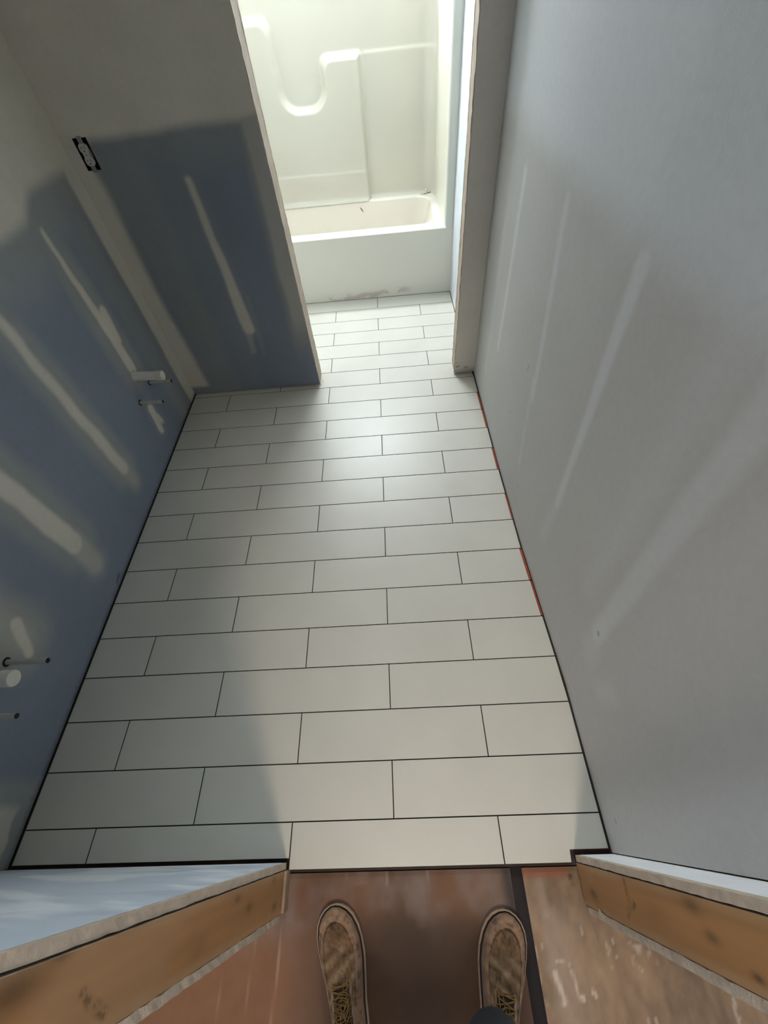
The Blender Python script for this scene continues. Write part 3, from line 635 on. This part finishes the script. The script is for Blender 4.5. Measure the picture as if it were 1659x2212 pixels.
# ------------------------------------------------------------------ the photographer's shoes and trouser legs
person = empty('person', (.37, -.25, HZ))
tag(person, 'person standing in the doorway wearing worn tan work shoes and dark navy trousers', 'person')
T_ = np.array([0, .008, .03, .07, .12, .16, .195, .225, .25, .27, .285, .295, .30]); HW = np.array([.006, .020, .032, .037, .039, .046, .052, .0535, .051, .044, .033, .019, .004])
HT = np.array([.090, .105, .112, .112, .108, .096, .083, .072, .064, .057, .049, .040, .030])
def shoe(tipx, tipy, ang, side, seed):
    """tip = toe position, ang = heading of the toe from +y (rad, + = to the left)"""
    L = .30; o_parent = person
    hd = Vector((-math.sin(ang), math.cos(ang), 0)); lt = Vector((math.cos(ang), math.sin(ang), 0)); heel = Vector((tipx, tipy, 0)) - hd * L
    def W(t, v, z): p = heel + hd * t + lt * v; return (p.x, p.y, z)
    ts = np.concatenate([np.linspace(0, .03, 8), np.linspace(.04, .26, 56), np.linspace(.264, .30, 22)]); NT = 49
    off = lambda t: side * .006 * math.sin(math.pi * min(1, t / L)) * -1 + side * .004 * sst(.2, .3, t)
    co = []; col = []; zb = HZ + .022
    for t in ts:
        hw = float(np.interp(t, T_, HW)) * .955; h = float(np.interp(t, T_, HT)) - .022; c0 = float(off(t))
        tt = min(t, .292)
        for k in range(NT):
            th = math.pi * k / (NT - 1); cs, sn = math.cos(th), math.sin(th)
            v = hw * math.copysign(abs(cs) ** .72, cs); z = h * abs(sn) ** .62
            # moc-toe plug: flatter panel bordered by a raised seam
            fr = max(abs(v) / (hw + 1e-6) / .74, 0)
            fwd = (t - .20) / (.277 - .20); m_ = math.hypot(v / (.052 * .70), max(0, (t - .225)) / .050) if t > .225 else abs(v) / (float(np.interp(t, T_, HW)) * .72)
            ridge = math.exp(-((m_ - 1) / .07) ** 2) if t > .13 else 0
            z += .0022 * ridge - (.0012 if (m_ < .93 and t > .15) else 0)
            # creases across the vamp
            if .14 < t < .225 and m_ < 1: z += .0016 * math.sin((t + v * .35 * side) * 420 + seed)
            co.append(W(t, v + c0, zb + z))
            nz_ = vnoise(np.array([t * 60 + seed]), np.array([v * 60 + 9]), 400 + seed)[0]; n3 = vnoise(np.array([t * 170 + seed]), np.array([v * 170 + 9]), 410 + seed)[0]
            base = np.array([.235, .145, .090]); plug = np.array([.150, .085, .042]); dirt = np.array([.10, .055, .035])
            c = plug if (m_ < 1 and t > .13) else base
            c = c * (.72 + .56 * nz_)
            if m_ < 1 and t > .20: c = c * (1 - .75 * max(0, math.sin((v * side + .02) * 60) * (t - .2) / .08) * nz_)
            if .93 < m_ < 1.0 and t > .13: c = c * .45
            c = c * (1 - .40 * sst(.66, .88, n3)) + np.array([.05, .04, .03]) * sst(.30, .12, n3)
            if .14 < t < .225 and m_ < 1:
                s_ = math.sin((t + v * .5 * side) * 210 + seed); c = c * (1 - .30 * max(0, s_)) + np.array([.06, .052, .034]) * max(0, -s_) * .9
            if sn < .32: c = base * (.9 + .5 * nz_)
            col.append(c)
    n = len(ts); idx = np.arange(n * NT).reshape(n, NT); F = np.stack([idx[:-1, :-1], idx[:-1, 1:], idx[1:, 1:], idx[1:, :-1]], -1).reshape(-1, 4)
    me = bpy.data.meshes.new('shoe'); me.from_pydata(co, [], [tuple(int(i) for i in f) for f in F] + [tuple(int(i) for i in idx[0]), tuple(int(i) for i in idx[-1][::-1])]); me.update()
    me.polygons.foreach_set('use_smooth', [True] * len(me.polygons))
    at = me.color_attributes.new('Col', 'FLOAT_COLOR', 'POINT'); cl = np.concatenate([np.clip(np.array(col), 0, 1), np.ones((len(col), 1))], 1); at.data.foreach_set('color', cl.astype(np.float32).ravel())
    sh = link('shoe', me, M_suede, person); sh.matrix_parent_inverse = person.matrix_basis.inverted()
    # outsole with a proud lip, and a dark groove between lip and upper
    def outline(grow, tn=70):
        R = []; Lf = []
        for t in np.concatenate([np.linspace(0, .25, 40), .25 + .05 * np.sin(np.linspace(0, math.pi / 2, 24)[1:])]):
            hw = float(np.interp(t, T_, HW)) + grow; c0 = float(off(t)); R.append((t, c0 + hw)); Lf.append((t, c0 - hw))
        pts = R + Lf[::-1]; return pts
    def slab(name, grow, z0, z1, m, lip=0, tgrow=0):
        bm = bmesh.new(); A = []; 
        for (z, g) in ((z0, grow - .002), (z0 + .003, grow), (z1 - .0015, grow), (z1, grow - .0012)):
            A.append([bm.verts.new(W((t - .15) * (1 + (g + tgrow) / .15) + .15, v, z)) for t, v in outline(g)])
        for a, b in zip(A, A[1:]):
            for k in range(len(a)): bm.faces.new((a[k], a[(k + 1) % len(a)], b[(k + 1) % len(b)], b[k]))
        bm.faces.new(A[0][::-1]); bm.faces.new(A[-1]); o = obj(name, bm, m, sh); return o
    slab('sole', .0050, HZ + .0005, HZ + .021, M_sole)
    slab('welt_groove', .0022, HZ + .0205, HZ + .0222, M_welt)
    # tongue patch and eyelet stays
    def top(t, v):
        hw = float(np.interp(t, T_, HW)) * .955; h = float(np.interp(t, T_, HT)) - .022; f = min(.999, abs(v) / hw) ** (1 / .72); s_ = math.sqrt(max(0, 1 - f * f)) ** .62; return zb + h * s_
    bm = bmesh.new(); g = []
    for i in range(14):
        t = .075 + .095 * i / 13; wv = .016 + .004 * math.sin(math.pi * i / 13); g.append([bm.verts.new(W(t, float(off(t)) + wv * q, top(t, wv * q) + .0022 * (1 - q * q) + .0016)) for q in np.linspace(-1, 1, 9)])
    for a, b in zip(g, g[1:]):
        for k in range(8): bm.faces.new((a[k], a[k + 1], b[k + 1], b[k]))
    obj('tongue', bm, M_tongue, sh, True)
    for s_ in (-1, 1):
        bm = bmesh.new(); pts = [W(t, float(off(t)) + s_ * .021, top(t, .021) + .001) for t in np.linspace(.07, .172, 12)]; tube(bm, pts, [.0035] * 11 + [.002], 8); obj('eyelet_stay', bm, mat('stay', (.27, .18, .125), .85, noise=.2, nscale=80), sh, True)
    bm = bmesh.new(); q = random.Random(seed)
    rows = np.linspace(.085, .165, 6)
    for i, t in enumerate(rows):
        for s_ in (-1, 1):
            t2 = min(t + .014, .170); pts = []
            for a in np.linspace(0, 1, 7):
                v = s_ * .021 * (1 - 2 * a); tq = t + (t2 - t) * a; pts.append(W(tq, v + float(off(tq)), top(tq, v) + .0045 + .003 * math.sin(math.pi * a) + .001 * (s_ > 0)))
            tube(bm, smooth_path(pts, 3), .0017, 6)
    for k in range(20):     # the loose bow and its frayed ends
        t0 = q.uniform(.085, .150); a = q.uniform(0, 6.28); r = q.uniform(.007, .024); pts = []
        for j in range(7):
            b = a + j * .75 * q.choice((1, 1, .8)); tq = min(.178, max(.062, t0 + r * math.sin(b) * (1.2 if k % 2 else .8))); v = max(-.034, min(.034, r * math.cos(b) * 1.0 + .004 * (k % 3 - 1)))
            pts.append(W(tq, v + float(off(tq)), top(tq, v) + .006 + .004 * q.random() + .0006 * k))
        tube(bm, smooth_path(pts, 4), .0011, 6)
    for k in range(3):
        pts = [W(.12, .0, top(.12, 0) + .009), W(.145, side * -.012 * (k + .5), top(.145, .012) + .009), W(.175 + .012 * k, -side * (.016 + .008 * k), top(.175, .02) + .004)]
        tube(bm, smooth_path(pts, 5), .0014, 6)
    obj('laces', bm, M_lace, sh, True)
    return sh
shoe(.1365, -.036, math.radians(12.5), -1, 3)
shoe(.5905, -.054, math.radians(-13.5), 1, 7)
# trousers: one continuous skinned mesh, two legs meeting at the hips
me = bpy.data.meshes.new('trousers')
V = [(.385, -.54, .92), (.385, -.53, 1.02), (.285, -.53, .84), (.240, -.345, .50), (.240, -.275, .20), (.246, -.248, .105), (.485, -.53, .84), (.512, -.320, .50), (.510, -.252, .20), (.508, -.2280, .095)]
Ee = [(0, 1), (0, 2), (2, 3), (3, 4), (4, 5), (0, 6), (6, 7), (7, 8), (8, 9)]
R_ = [(.13, .10), (.14, .10), (.095, .09), (.075, .075), (.070, .070), (.068, .068), (.095, .09), (.075, .075), (.070, .070), (.068, .068)]
me.from_pydata(V, Ee, []); tr_o = link('trousers', me, M_denim, person); tr_o.matrix_parent_inverse = person.matrix_basis.inverted()
md = tr_o.modifiers.new('Skin', 'SKIN'); md.use_smooth_shade = True
for i, sv in enumerate(me.skin_vertices[0].data): sv.radius = R_[i]; sv.use_root = (i == 0)
s2 = tr_o.modifiers.new('Subsurf', 'SUBSURF'); s2.levels = 2; s2.render_levels = 2

# apply parents' inverse for parts whose meshes were made in world space
for o in list(C.objects):
    if o.parent and o.parent.name.startswith('bathtub') and o.name.startswith(('apron', 'rim', 'basin', 'back_panel', 'side_panel', 'backing')):
        o.matrix_parent_inverse = Matrix.Translation(-Vector(tub.location))
    if o.parent == person: o.matrix_parent_inverse = Matrix.Translation(-Vector(person.location))
